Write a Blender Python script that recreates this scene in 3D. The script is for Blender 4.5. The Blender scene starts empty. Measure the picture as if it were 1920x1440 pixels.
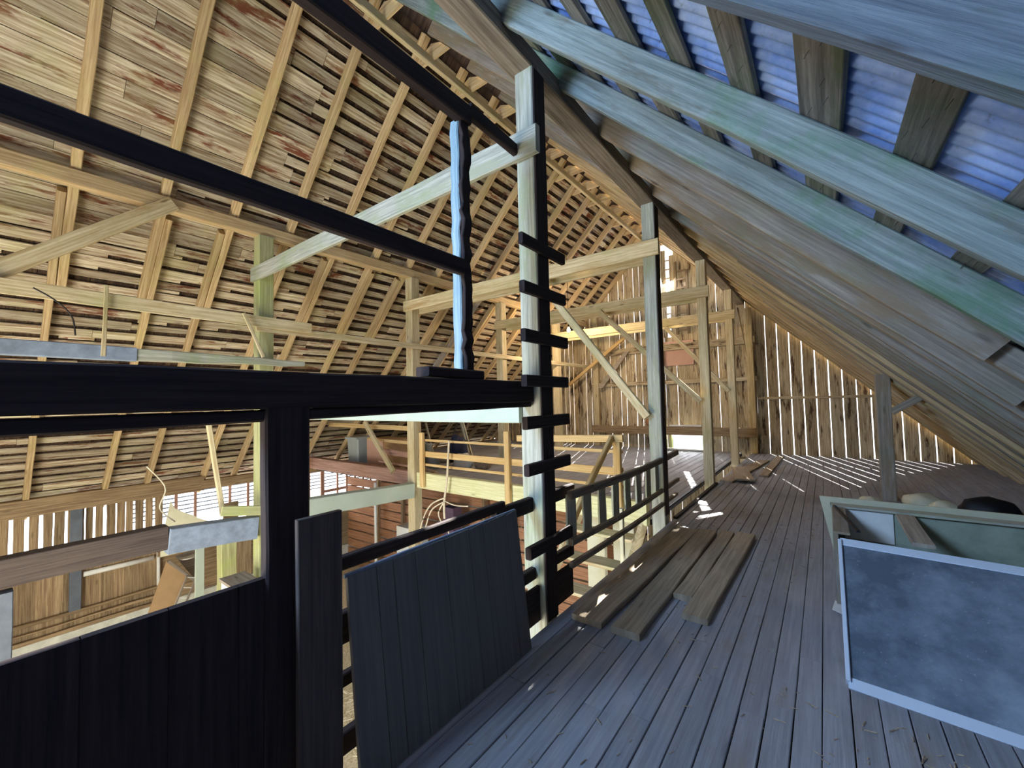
import bpy, bmesh, math, random
from mathutils import Vector, Matrix
random.seed(7)
S = bpy.context.scene
C = S.collection

# ---------------------------------------------------------------- camera
def cam_axes(yaw, pitch, roll):
    cy, sy, cp, sp = math.cos(yaw), math.sin(yaw), math.cos(pitch), math.sin(pitch)
    fwd = Vector((sy*cp, cy*cp, sp)); right = Vector((cy, -sy, 0)); up = right.cross(fwd)
    r2 = math.cos(roll)*right + math.sin(roll)*up
    u2 = -math.sin(roll)*right + math.cos(roll)*up
    return r2, u2, fwd
cd = bpy.data.cameras.new('camera'); cam = bpy.data.objects.new('camera', cd); C.objects.link(cam)
r_, u_, f_ = cam_axes(math.radians(-37.211), math.radians(2.2993), math.radians(-1.3528))
m = Matrix(((r_.x, u_.x, -f_.x, 0), (r_.y, u_.y, -f_.y, 0), (r_.z, u_.z, -f_.z, 1.6), (0, 0, 0, 1)))
cam.matrix_world = m
cd.sensor_width = 36; cd.lens = 36*768.83/1920; cd.clip_start = .03; cd.clip_end = 300
S.camera = cam

# ---------------------------------------------------------------- light
S.view_settings.view_transform = 'Standard'; S.view_settings.look = 'None'
S.view_settings.gamma = 1; S.view_settings.use_curve_mapping = False
S.view_settings.exposure = 0.1
W = bpy.data.worlds.new('sky'); S.world = W; W.use_nodes = True
W.node_tree.nodes['Background'].inputs[0].default_value = (.90, .93, 1, 1)
W.node_tree.nodes['Background'].inputs[1].default_value = 3.5

def area(name, loc, target, sx, sy, power, col):
    l = bpy.data.lights.new(name, 'AREA'); l.shape = 'RECTANGLE'; l.size = sx; l.size_y = sy
    l.energy = power; l.color = col
    o = bpy.data.objects.new(name, l); C.objects.link(o); o.location = loc
    o.rotation_euler = (Vector(target)-Vector(loc)).to_track_quat('-Z', 'Z').to_euler()
    return o
# daylight through the loft window and the wagon door of the near gable, the window band of the left wall and the far hatch
nw = area('near_window_daylight', (-3.0, -3.1, 3.7), (-.6, 2.2, 1.1), 1.2, 1.3, 265, (.38, .61, 1)); nw.data.spread = math.radians(130)
area('wagon_door_daylight', (-4.3, -3.1, -1.1), (-6.8, 2.5, .6), 4.2, 3.2, 520, (1, .95, .80))
area('side_window_daylight', (-11.5, 5.0, -.75), (-6, 5, -.3), 5.0, 1.0, 150, (1, .95, .92))
area('slot_window_daylight', (-3.73, 13.35, 4.9), (-2.6, 9, .5), .3, 2.4, 200, (.84, .87, 1))
area('far_hatch_daylight', (-3.3, 13.5, .4), (-2.6, 9, .1), 1.0, .4, 110, (.84, .87, 1))
sl = bpy.data.lights.new('sun', 'SUN'); sl.energy = 40; sl.angle = math.radians(.3); sl.color = (1, .96, .9)
sun = bpy.data.objects.new('sun', sl); C.objects.link(sun)
saz = math.radians(-19.0); sel = math.radians(40)
sd = Vector((math.sin(saz)*math.cos(sel), math.cos(saz)*math.cos(sel), math.sin(sel)))
sun.rotation_euler = sd.to_track_quat('Z', 'Y').to_euler()

# ---------------------------------------------------------------- materials
def srgb(h):
    h = h.lstrip('#'); o = []
    for i in (0, 2, 4):
        c = int(h[i:i+2], 16)/255
        o.append(c/12.92 if c <= .04045 else ((c+.055)/1.055)**2.4)
    return (*o, 1)
class NT:
    def __init__(s, name):
        s.m = bpy.data.materials.new(name); s.m.use_nodes = True; s.t = s.m.node_tree
        s.b = s.t.nodes['Principled BSDF']
    def n(s, typ, **k):
        x = s.t.nodes.new(typ)
        for a, v in k.items():
            if a.startswith('_'): setattr(x, a[1:], v)
            elif a.startswith('i'): x.inputs[int(a[1:])].default_value = v
        return x
    def l(s, a, b): s.t.links.new(a, b)
    def math(s, op, a, b=None, c=None):
        x = s.t.nodes.new('ShaderNodeMath'); x.operation = op
        for i, v in enumerate((a, b, c)):
            if v is None: continue
            if isinstance(v, (int, float)): x.inputs[i].default_value = v
            else: s.l(v, x.inputs[i])
        return x.outputs[0]
    def mix(s, f, a, b, mode='MIX'):
        x = s.t.nodes.new('ShaderNodeMix'); x.data_type = 'RGBA'; x.blend_type = mode
        for i, v in ((0, f), (6, a), (7, b)):
            if isinstance(v, (int, float, tuple)): x.inputs[i].default_value = v
            else: s.l(v, x.inputs[i])
        return x.outputs[2]
    def ramp(s, f, lo, hi):
        x = s.t.nodes.new('ShaderNodeMapRange'); s.l(f, x.inputs[0]); x.inputs[1].default_value = lo; x.inputs[2].default_value = hi
        return x.outputs[0]
    def noise(s, vec, scale=1, detail=4, rough=.6):
        x = s.n('ShaderNodeTexNoise', i2=scale, i3=detail, i4=rough); s.l(vec, x.inputs[0]); return x.outputs[0]

def wood(name, light, dark, patch=None, pat=(.5, .62), vary=.35, moss=0, mosscol='#6f8f4c', knots=.5, rough=.8, bump=.35, grain=1.0):
    t = NT(name)
    uv = t.n('ShaderNodeUVMap'); at = t.n('ShaderNodeAttribute', _attribute_name='rnd'); r = at.outputs['Fac']
    sep = t.n('ShaderNodeSeparateXYZ'); t.l(uv.outputs[0], sep.inputs[0])
    def vec(su, sv, off):
        c = t.n('ShaderNodeCombineXYZ')
        t.l(t.math('MULTIPLY', sep.outputs[0], su), c.inputs[0]); t.l(t.math('MULTIPLY', sep.outputs[1], sv), c.inputs[1])
        t.l(t.math('MULTIPLY_ADD', r, 83.0, off), c.inputs[2]); return c.outputs[0]
    g = t.noise(vec(1.6, 42*grain, 0), 1, 6, .65)
    g2 = t.noise(vec(6, 140*grain, 7), 1, 3, .6)
    p = t.noise(vec(1.3, 7, 20), 1, 5, .7)
    blot = t.noise(vec(3.5, 5, 40), 1, 6, .7)
    col = t.mix(t.ramp(g, .35, .68), srgb(dark), srgb(light))
    if patch: col = t.mix(t.ramp(p, *pat), col, srgb(patch))
    col = t.mix(t.math('MULTIPLY', t.ramp(g2, .55, .75), .35), col, srgb(dark))
    col = t.mix(t.math('MULTIPLY', t.ramp(blot, .55, .8), .5), col, srgb(dark))
    if knots:
        v = t.n('ShaderNodeTexVoronoi', i2=1.0); t.l(vec(1.6, 7, 60), v.inputs[0])
        k = t.math('MULTIPLY', t.math('SUBTRACT', 1.0, t.ramp(v.outputs['Distance'], .05, .12)), knots)
        col = t.mix(k, col, srgb('#2a1a10'))
    if moss:
        geo = t.n('ShaderNodeNewGeometry'); mn = t.noise(geo.outputs['Position'], 1.7, 6, .65)
        col = t.mix(t.math('MULTIPLY', t.ramp(mn, .5, .66), moss), col, srgb(mosscol))
    br = t.math('MULTIPLY_ADD', r, 2*vary, 1-vary)
    cb = t.n('ShaderNodeCombineXYZ'); [t.l(br, cb.inputs[i]) for i in range(3)]
    col = t.mix(1.0, col, cb.outputs[0], 'MULTIPLY')
    t.l(col, t.b.inputs['Base Color']); t.b.inputs['Roughness'].default_value = rough
    t.b.inputs['Specular IOR Level'].default_value = .25
    bp = t.n('ShaderNodeBump', i0=bump, i1=.01); t.l(t.math('ADD', g, t.math('MULTIPLY', blot, .6)), bp.inputs[2] if bp.inputs[2].name == 'Height' else bp.inputs['Height'])
    t.l(bp.outputs[0], t.b.inputs['Normal'])
    return t.m

def plain(name, col, rough=.6, metal=0, spec=.4, mott=.25, scale=6, bump=0, col2=None):
    t = NT(name); geo = t.n('ShaderNodeTexCoord')
    n = t.noise(geo.outputs['Object'], scale, 6, .65)
    c2 = srgb(col2) if col2 else tuple(x*(1-mott) for x in srgb(col)[:3])+(1,)
    t.l(t.mix(t.ramp(n, .35, .65), srgb(col), c2), t.b.inputs['Base Color'])
    t.b.inputs['Roughness'].default_value = rough; t.b.inputs['Metallic'].default_value = metal
    t.b.inputs['Specular IOR Level'].default_value = spec
    if bump:
        bp = t.n('ShaderNodeBump', i0=bump, i1=.02); t.l(n, bp.inputs['Height']); t.l(bp.outputs[0], t.b.inputs['Normal'])
    return t.m

M = {
 'rafter': wood('rafter_wood', '#e0c89a', '#ab8c62', vary=.15, moss=.3, mosscol='#bdb46c', knots=.3),
 'raftergrey': wood('weathered_rafter_wood', '#a5b0ab', '#747f7a', '#6e6a5a', (.55, .7), vary=.15, moss=.75, mosscol='#5c8a5e', knots=.5, bump=.8),
 'rafterpurl': wood('dusty_rafter_wood', '#b0a493', '#80766a', '#94826a', vary=.22, moss=.35, mosscol='#7a8460', knots=.5, bump=.6),
 'sheath': wood('sheathing_wood', '#dfd6bb', '#866b4e', '#6f3f2b', (.53, .62), vary=.34, moss=.3, mosscol='#b3b27a', knots=.6, bump=.5),
 'sheathgrey': wood('weathered_sheathing_wood', '#8d8a80', '#4c4a46', '#4f5a3f', (.5, .7), vary=.25, moss=.5, mosscol='#3f5c3c', knots=.5, bump=.7),
 'shingle': wood('shingle_wood', '#5a4634', '#33261c', '#2c1d15', vary=.25, knots=0),
 'frame': wood('frame_wood', '#e6d8b2', '#b8a275', '#b99a6c', (.55, .7), vary=.12, moss=.35, mosscol='#98a05f', knots=.6),
 'framegrey': wood('grey_green_post_wood', '#c6c5b4', '#8f8f80', '#a3a58c', vary=.1, moss=.5, mosscol='#8fa06c', knots=.5, bump=.6),
 'darkbeam': wood('shade_dark_wood', '#3b2f2c', '#241c1c', vary=.15, knots=.2),  # shade of the unlit loft-edge faces is put into this dark colour
 'rail': wood('old_rail_wood', '#9a8f7f', '#665b50', vary=.2, knots=.3),
 'bluepaint': wood('pale_blue_painted_wood', '#9cb2b8', '#748f9a', '#6d5a4c', (.6, .64), vary=.05, knots=0, bump=.8),
 'gable': wood('gable_board_wood', '#d8cba9', '#957d5a', '#4e3b29', (.54, .64), vary=.25, knots=.8, bump=.5),
 'wallwood': wood('brown_wall_wood', '#a8926f', '#715b43', vary=.25, knots=.4),
 'red': wood('red_brown_wall_wood', '#b08463', '#80583e', vary=.2, knots=.2),
 'floor': wood('loft_floor_wood', '#a4a5a9', '#8a8a8e', '#928a80', (.54, .7), vary=.08, moss=.55, mosscol='#a2a2a8', knots=.2, bump=.5, rough=.7),
 'plank': wood('loose_plank_wood', '#b5a68e', '#8b7b66', vary=.15, knots=.3),
 'panel': wood('charcoal_grooved_panel', '#76726c', '#66625d', vary=.06, knots=0, bump=.15, rough=.6),
 'dullbeam': wood('dull_brown_beam_wood', '#5f534b', '#453b36', vary=.1, knots=.3),
 'slate': plain('slate_grey_post_paint', '#666d76', .8, mott=.3, scale=5),
 'paleyellow': wood('pale_yellow_beam_wood', '#e6e2b4', '#c2bd8a', vary=.05, knots=.4, moss=.3, mosscol='#c3cf7c'),
 'rafterslate': wood('dark_slate_rafter_wood', '#77828a', '#4f5860', '#566058', (.55, .7), vary=.1, moss=.5, mosscol='#4f6f5c', knots=.5, bump=.8),
 'pine': wood('fresh_pine_wood', '#dcc08a', '#bf9b62', vary=.1, knots=.5),
 'pink': wood('pink_toned_beam_wood', '#c29a86', '#93705f', vary=.1, knots=.4),
 'concrete': plain('whitewashed_concrete', '#d8d8c8', .9, bump=.4),
 'ground': plain('straw_covered_ground', '#e2d5b2', .95, scale=30, bump=.8, col2='#b59d70'),
 'subfloor': plain('dark_under_floor', '#15110e', .95),
 'white': plain('white_paint', '#e4e4dc', .5, mott=.1),
 'cream': plain('cream_sheet', '#d9d4b4', .6, mott=.12),
 'creamgreen': plain('pale_green_board', '#b4bfae', .6, mott=.1, scale=3),
 'greenboard': plain('grey_green_board', '#a3ad98', .8, mott=.35, scale=3),
 'alu': plain('brushed_aluminium_frame', '#d5dee8', .5, metal=.1, mott=.06),
 'bluegrey': plain('faded_blue_grey_wood', '#8f9cac', .75, mott=.35, scale=7),
 'black': plain('black_rubber', '#121215', .6),
 'dust': plain('debris_grey', '#5b5750', .95, scale=20, bump=.8, col2='#2d2b28'),
 'greybin': plain('grey_plastic_bin', '#a9b0aa', .5, mott=.08),
 'pinkbox': plain('pink_board_box', '#cfa590', .7, mott=.08),
 'tan': plain('tan_board_box', '#ab8b63', .75, mott=.12),
 'bluetarp': plain('dark_blue_tarp', '#2a3350', .5),
 'rope': plain('cream_rope', '#e2d3b4', .9),
 'carpet': plain('rolled_rug', '#c0ab8c', .95, scale=40, col2='#7a6a58'),
 'maroon': plain('maroon_box', '#5a4455', .6),
 'nail': plain('rusty_nail_steel', '#6e665e', .5, metal=.6),
 'wire': plain('black_wire', '#2a231e', .6),
 'yellowgreen': wood('mossy_yellow_post_wood', '#c6c492', '#97976a', vary=.05, knots=.3, moss=.5, mosscol='#a9ba5c'),
}
def metal_mat():
    t = NT('galvanised_corrugated_roofing'); tc = t.n('ShaderNodeTexCoord')
    n = t.noise(tc.outputs['Object'], 3, 6, .7); n2 = t.noise(tc.outputs['Object'], 25, 4, .7)
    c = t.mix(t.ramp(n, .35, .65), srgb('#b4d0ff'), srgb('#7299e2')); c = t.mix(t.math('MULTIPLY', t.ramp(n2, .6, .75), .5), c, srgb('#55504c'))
    t.l(c, t.b.inputs['Base Color']); t.b.inputs['Metallic'].default_value = .35; t.b.inputs['Roughness'].default_value = .5
    return t.m
M['tin'] = metal_mat()
def transl():
    t = NT('translucent_sheet'); d = t.n('ShaderNodeBsdfTranslucent'); d.inputs[0].default_value = srgb('#d8e6d4')
    x = t.n('ShaderNodeMixShader', i0=.7); o = t.t.nodes['Material Output']
    t.b.inputs['Base Color'].default_value = srgb('#d8e6d4'); t.l(t.b.outputs[0], x.inputs[1]); t.l(d.outputs[0], x.inputs[2]); t.l(x.outputs[0], o.inputs[0]); return t.m
M['translucent'] = transl()
def glass_mat():   # the dusty pane: milky dust over dark glass
    t = NT('dusty_glass'); tc = t.n('ShaderNodeTexCoord')
    n = t.noise(tc.outputs['Object'], 2.2, 7, .65); n2 = t.noise(tc.outputs['Object'], 60, 3, .6)
    c = t.mix(t.ramp(n, .38, .66), srgb('#5d6873'), srgb('#98a3ae')); c = t.mix(t.math('MULTIPLY', t.ramp(n2, .66, .7), .4), c, srgb('#b4bcc4'))
    t.l(c, t.b.inputs['Base Color']); t.b.inputs['Roughness'].default_value = .22
    t.b.inputs['Specular IOR Level'].default_value = .6
    t.b.inputs['Alpha'].default_value = .93
    return t.m
M['glass'] = glass_mat()
def emis(name, col, st):
    t = NT(name); t.b.inputs['Emission Color'].default_value = srgb(col); t.b.inputs['Emission Strength'].default_value = st; return t.m
M['bulb'] = emis('glowing_bulb', '#ffe2b0', 30)

# ---------------------------------------------------------------- geometry helpers
class MB:
    def __init__(s):
        s.bm = bmesh.new(); s.uv = s.bm.loops.layers.uv.new('UVMap'); s.rc = s.bm.faces.layers.float.new('rnd')
    def face(s, vs, uvs, r):
        try: f = s.bm.faces.new(vs)
        except ValueError: return
        f[s.rc] = r
        for l, q in zip(f.loops, uvs): l[s.uv].uv = q
    def beam(s, p0, p1, w, h, up=(0, 0, 1), jit=.003, seg=None, ch=None, r=None, taper=1.0):
        """Squared timber from p0 to p1: w across, h along 'up'; slightly uneven, arrises eased."""
        p0 = Vector(p0); p1 = Vector(p1); d = p1-p0; L = d.length; d.normalize(); up = Vector(up)
        if abs(up.dot(d)) > .97: up = Vector((0, 1, 0)) if abs(d.y) < .9 else Vector((1, 0, 0))
        sd = d.cross(up).normalized(); up = sd.cross(d).normalized()
        if seg is None: seg = max(1, min(14, int(L/.3)))
        if ch is None: ch = min(.008, w*.15, h*.15)
        if r is None: r = random.random()
        a, b = w/2, h/2
        prof = [(-a+ch, -b), (a-ch, -b), (a, -b+ch), (a, b-ch), (a-ch, b), (-a+ch, b), (-a, b-ch), (-a, -b+ch)]
        per = [0]
        for i in range(8):
            q0, q1 = prof[i], prof[(i+1) % 8]; per.append(per[-1]+math.dist(q0, q1))
        rings = []; u0 = random.random()*9
        for k in range(seg+1):
            t = k/seg; c = p0+d*(L*t); f = 1+(taper-1)*t
            j = [random.uniform(-jit, jit) for _ in range(4)] if jit else (0, 0, 0, 0)
            ring = []
            for (x, y) in prof:
                xx = x*f+(j[0] if x > 0 else j[1]); yy = y*f+(j[2] if y > 0 else j[3])
                ring.append(s.bm.verts.new(c+sd*xx+up*yy))
            rings.append(ring)
        for k in range(seg):
            ua, ub = u0+L*k/seg, u0+L*(k+1)/seg
            for i in range(8):
                j = (i+1) % 8
                s.face([rings[k][i], rings[k][j], rings[k+1][j], rings[k+1][i]], [(ua, per[i]), (ua, per[i+1]), (ub, per[i+1]), (ub, per[i])], r)
        s.face(rings[0][::-1], [(u0+y, x*.3) for (x, y) in prof[::-1]], r)
        s.face(rings[-1], [(u0+y, x*.3) for (x, y) in prof], r)
        return s
    def prism(s, pts, ext, r=None, uvf=None):
        """Planar outline pushed along ext."""
        if r is None: r = random.random()
        pts = [Vector(p) for p in pts]; ext = Vector(ext)
        n = (pts[1]-pts[0]).cross(pts[2]-pts[0])
        if n.dot(ext) > 0: pts = pts[::-1]
        A = [s.bm.verts.new(p) for p in pts]; B = [s.bm.verts.new(p+ext) for p in pts]
        if uvf is None: uvf = lambda p: (p.x+p.y, p.z)
        s.face(A, [uvf(p) for p in pts], r); s.face(B[::-1], [uvf(p) for p in pts[::-1]], r)
        k = len(pts)
        for i in range(k):
            j = (i+1) % k; a, b = uvf(pts[i]), uvf(pts[j])
            s.face([A[j], A[i], B[i], B[j]], [b, a, (a[0], a[1]+.02), (b[0], b[1]+.02)], r)
        return s
    def box(s, lo, hi, r=None, axis=0):
        lo = Vector(lo); hi = Vector(hi); c = (lo+hi)/2; e = hi-lo
        p0 = c.copy(); p1 = c.copy(); p0[axis] = lo[axis]; p1[axis] = hi[axis]
        if axis == 2: return s.beam(p0, p1, e.x, e.y, (0, 1, 0), 0, 1, min(.004, e.x*.1, e.y*.1), r)
        w = e.y if axis == 0 else e.x
        return s.beam(p0, p1, w, e.z, (0, 0, 1), 0, 1, min(.004, w*.1, e.z*.1), r)
    def tube(s, pts, rad, n=6, r=.5, taper=None):
        pts = [Vector(p) for p in pts]; rings = []
        for i, p in enumerate(pts):
            d = (pts[min(i+1, len(pts)-1)]-pts[max(i-1, 0)]).normalized()
            a = d.cross(Vector((0, 0, 1)) if abs(d.z) < .9 else Vector((1, 0, 0))).normalized(); b = d.cross(a)
            rr = rad if taper is None else taper[i]
            rings.append([s.bm.verts.new(p+a*math.cos(2*math.pi*k/n)*rr+b*math.sin(2*math.pi*k/n)*rr) for k in range(n)])
        for i in range(len(rings)-1):
            for k in range(n):
                j = (k+1) % n; s.face([rings[i][k], rings[i][j], rings[i+1][j], rings[i+1][k]], [(i*.1, k/n*.1), (i*.1, (k+1)/n*.1), (i*.1+.1, (k+1)/n*.1), (i*.1+.1, k/n*.1)], r)
        s.face(rings[0][::-1], [(0, 0)]*n, r); s.face(rings[-1], [(0, 0)]*n, r); return s
    def lathe(s, c, prof, n=20, r=.5):
        c = Vector(c); rings = []
        for (q, z) in prof: rings.append([s.bm.verts.new(c+Vector((q*math.cos(2*math.pi*k/n), q*math.sin(2*math.pi*k/n), z))) for k in range(n)])
        for i in range(len(rings)-1):
            for k in range(n):
                j = (k+1) % n; s.face([rings[i][k], rings[i][j], rings[i+1][j], rings[i+1][k]], [(0, 0)]*4, r)
        s.face(rings[0][::-1], [(0, 0)]*n, r); s.face(rings[-1], [(0, 0)]*n, r); return s
    def build(s, name, mat, parent=None, label=None, cat=None, group=None, kind=None, smooth=False, rot=None):
        bmesh.ops.recalc_face_normals(s.bm, faces=s.bm.faces)
        me = bpy.data.meshes.new(name)
        base = None
        if parent is None and len(s.bm.verts):
            xs = [v.co for v in s.bm.verts]
            base = Vector(((min(v.x for v in xs)+max(v.x for v in xs))/2, (min(v.y for v in xs)+max(v.y for v in xs))/2, min(v.z for v in xs)))
        elif parent is not None: base = parent.matrix_world.translation.copy() if parent.type == 'EMPTY' else Vector(parent['_base'])
        bmesh.ops.translate(s.bm, verts=s.bm.verts, vec=-base)
        s.bm.to_mesh(me); s.bm.free()
        me.materials.append(M[mat])
        if smooth: me.polygons.foreach_set('use_smooth', [True]*len(me.polygons))
        o = bpy.data.objects.new(name, me); C.objects.link(o)
        if parent is None: o.location = base
        else: o.parent = parent
        tag(o, label, cat, group, kind)
        o['_base'] = list(base)
        return o
def tag(o, label=None, cat=None, group=None, kind=None):
    for k, v in (('label', label), ('category', cat), ('group', group), ('kind', kind)):
        if v: o[k] = v
def thing(name, loc, label, cat, group=None):
    o = bpy.data.objects.new(name, None); o.empty_display_size = .1; C.objects.link(o); o.location = loc
    o.matrix_world = Matrix.Translation(Vector(loc)); tag(o, label, cat, group); return o
def timber(name, p0, p1, w, h, mat, label, cat='beam', group=None, **k):
    return MB().beam(p0, p1, w, h, **k).build(name, mat, None, label, cat, group)
ORD = ['first', 'second', 'third', 'fourth', 'fifth', 'sixth', 'seventh', 'eighth', 'ninth', 'tenth', 'eleventh', 'twelfth', 'thirteenth', 'fourteenth', 'fifteenth', 'sixteenth', 'seventeenth', 'eighteenth']

R2 = math.sqrt(.5); RX = -4.15; RZ = 6.70
XL = -10.9; XR = 2.72; Y0 = -3.0; YF = 13.1; GZ = -2.8
def sR(s, y, n=0): return Vector((RX+(s+n)*R2, y, RZ-(s-n)*R2))     # right slope, s metres down from the ridge, n outwards
def sL(s, y, n=0): return Vector((RX-(s+n)*R2, y, RZ-(s-n)*R2))
def roofz(x): return RZ-abs(x-RX)

# ---------------------------------------------------------------- floors
def board_floor(x0, x1, y0, y1, z, bw, mat, gap=.005, th=.03, lens=(2.2, 4.2)):
    mb = MB(); x = x0
    while x < x1-.01:
        w = min(bw*random.uniform(.96, 1.04), x1-x); y = y0
        y -= random.uniform(0, 2)
        while y < y1:
            L = random.uniform(*lens); a, b = max(y, y0), min(y+L, y1)
            if b > a+.02:
                dz = random.uniform(-.0015, .0015)
                mb.beam((x+w/2, a+.002, z-th/2+dz), (x+w/2, b-.002, z-th/2+dz), w-gap*random.uniform(.5, 1.5), th, jit=.0012, seg=max(1, int((b-a)/.8)), ch=.003)
            y += L
        x += w
    return mb
fl = board_floor(-1.64, XR+.1, Y0, YF-.05, 0, .112, 'floor').build('floor', 'floor', None, 'grey worn narrow-board loft floor running to the far gable', 'floor', None, 'structure')
MB().box((-1.64, Y0, -.09), (XR+.1, YF-.05, -.045), .5).build('floor', 'subfloor', None, 'dark joist layer below the loft boards', 'floor', None, 'structure')
board_floor(XL+.12, -1.9, 5.5, YF-.05, 0, .16, 'floor', .006).build('floor', 'floor', None, 'grey board floor of the far cross loft', 'floor', None, 'structure')
MB().box((XL+.12, 5.5, -.1), (-1.9, YF-.05, -.045), .5).build('floor', 'subfloor', None, 'dark layer under the far cross loft boards', 'floor', None, 'structure')
MB().box((XL-.3, Y0-.2, GZ-.2), (XR+.3, YF+.2, GZ), .5).build('floor', 'ground', None, 'tan straw-strewn ground floor far below the loft', 'floor', None, 'structure')

# ---------------------------------------------------------------- far gable wall
def gable_boards():
    mb = MB(); x = XL
    zb = GZ
    while x < XR:
        right = x > -1.55
        w = .25 if right else random.uniform(.15, .2); g = random.uniform(.010, .017) if right else random.choice((-.007, -.006, .004, .009))
        xe = min(x+w, XR+.02)
        spans = [(zb, None)]
        if x < -3.6 and xe > -3.80: spans = [(zb, 3.45)]                   # tall slot window
        if x > -3.9 and xe < -2.75: spans = [(zb, -.12), (.46, 3.45 if (x < -3.6 and xe > -3.80) else None)]
        for (z0, z1) in spans:
            za = roofz(x)+.16 if z1 is None else z1; zc = roofz(xe)+.16 if z1 is None else z1
            if min(za, zc) < z0+.05: continue
            n = 14; L = [(x+random.uniform(0, .006), z0+(za-z0)*i/n) for i in range(n+1)]; Rr = [(xe-random.uniform(0, .006), z0+(zc-z0)*i/n) for i in range(n+1)]
            pts = [(a, YF, b) for a, b in L]+[(a, YF, b) for a, b in Rr[::-1]]
            mb.prism(pts, (0, .025, 0), uvf=lambda p: (p.z, p.x))
        x = xe+g
    return mb
gable_boards().build('wall_far', 'gable', None, 'far gable wall of upright weathered boards with daylight in the gaps', 'wall', None, 'structure')
g = MB()                                                              # framing nailed to the far wall
g.beam((-6.35, YF-.1, 3.12), (-1.45, YF-.1, 3.12), .16, .2)
g.beam((-6.35, YF-.1, 2.05), (-1.45, YF-.1, 2.05), .08, .12)
g.beam((-1.45, YF-.05, 1.5), (XR-1.0, YF-.05, 1.5), .05, .07)
g.beam((-10.8, YF-.1, -.25), (XR, YF-.1, -.25), .12, .18)
g.build('trim_1', 'gable', None, 'horizontal nailing rails across the far gable wall', 'rail', None, 'structure')
for i, (x, lab) in enumerate(((-6.2, 'left post of the far gable wall with diagonal struts'), (-1.58, 'right post of the far gable wall beside the sunlit gaps'), (-3.98, 'middle post of the far gable beside the tall slot window'))):
    timber('timber_post', (x, YF-.13, 0), (x, YF-.13, roofz(abs(x-RX)+.1+RX)-.03), .17, .15, 'frame' if i != 2 else 'gable', lab, 'post')
timber('timber_beam', (-6.3, YF-.32, .58), (-1.5, YF-.32, .58), .2, .24, 'wallwood', 'thick brown beam at waist height along the far gable', 'beam')
MB().prism([(-6.1, YF-.3, 1.95), (-5.9, YF-.3, 1.95), (-4.95, YF-.3, 3.1), (-5.1, YF-.3, 3.1)], (0, .06, 0)).build('diagonal_brace', 'rafterpurl', None, 'rising strut from the left gable post up to the rail', 'brace')
timber('diagonal_brace', (-7.0, YF-.6, 2.1), (-4.9, YF-.5, 3.6), .08, .1, 'pine', 'pale thin strut crossing in front of the left gable boards', 'brace')
# slot window and hatch
w1 = MB(); w1.box((-4.0, YF-.02, 3.45), (-3.79, YF+.0, 6.2), .5, 2); w1.box((-3.68, YF-.02, 3.45), (-3.4, YF+.0, 6.0), .5, 2)
for k in range(9): w1.box((-3.8, YF-.01, 3.6+.28*k), (-3.67, YF+.03, 3.64+.28*k), .5, 0)
w1.build('window_1', 'gable', None, 'tall narrow bright slot window high in the far gable', 'window', None, 'structure')
hd = thing('louvered_shutter', (-3.35, YF-.05, 3.5), 'brown slatted shutter hanging beside the slot window high in the gable', 'shutter')
f = MB(); f.box((-3.53, YF-.07, 3.5), (-3.46, YF-.03, 5.75), .4, 2); f.box((-3.2, YF-.07, 3.5), (-3.13, YF-.03, 5.45), .3, 2); f.build('shutter_frame', 'wallwood', hd)
for k in range(8):
    z = 3.6+k*.26
    MB().box((-3.47, YF-.065, z), (-3.19, YF-.035, z+.05), .5).build('rung', 'wallwood', hd)
hp = thing('hatch_door', (-3.3, YF-.02, 0), 'small pale green panel door lying low in the far gable, daylight behind', 'door')
MB().box((-3.78, YF+.05, .0), (-2.8, YF+.06, .36), .5).build('door_panel', 'translucent', hp)
MB().box((-3.86, YF-.06, 0), (-3.78, YF+.02, .45), .4, 2).build('door_jamb', 'yellowgreen', hp)
timber('sill_board', (-3.9, YF-.35, .04), (-2.7, YF-.35, .04), .22, .05, 'white', 'white sill board on the floor before the low hatch', 'board')
timber('white_board', (-3.75, YF-.3, .73), (-2.85, YF-.3, .73), .16, .04, 'white', 'white board lying on top of the brown gable beam', 'board')
MB().lathe((-4.35, YF-.34, .71), [(.04, 0), (.11, .04), (.13, .12), (.1, .2), (.03, .24)], 16).build('round_pot', 'red', None, 'round reddish pot sitting on the brown gable beam', 'pot', smooth=True)
MB().box((-3.9, YF-.08, 2.55), (-3.05, YF-.03, 3.3), .4).build('square_panel', 'pinkbox', None, 'plain brown square panel fixed to the far gable below the tie', 'panel')
timber('hanging_board', (-1.72, 12.2, 3.9), (-1.55, 12.2, 2.6), .03, .16, 'gable', 'pointed board hanging down beside the last right hand post', 'board', taper=.2)

# ---------------------------------------------------------------- left side wall
def side_boards():
    mb = MB(); y = Y0
    while y < YF:                                                     # upper tier
        w = random.uniform(.09, .13); g_ = random.choice((.012, .02, .035, .05)) if y < 2.3 else .01
        if 2.3 < y < 7.6: y = 7.6; continue
        mb.beam((XL, y+w/2, -.86), (XL, y+w/2, .02), .025, w, (0, 1, 0), .003, 4); y += w+g_
    y = Y0
    while y < 2.35:                                                   # lower tier
        w = random.uniform(.14, .2); mb.beam((XL+.03, y+w/2, -2.32), (XL+.03, y+w/2, -.85), .025, w+.012, (0, 1, 0), .001, 2, ch=.003); y += w
    z = -2.3
    while z < -1.32:                                                  # horizontal boards beyond
        mb.beam((XL+.02, 2.35, z+.1), (XL+.02, YF, z+.1), .025, .207, (0, 0, 1), .002, 12); z += .2
    y = 7.6
    mb.box((XL, 7.6, -1.4), (XL+.02, YF, -.8), .4, 1)
    return mb
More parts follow.
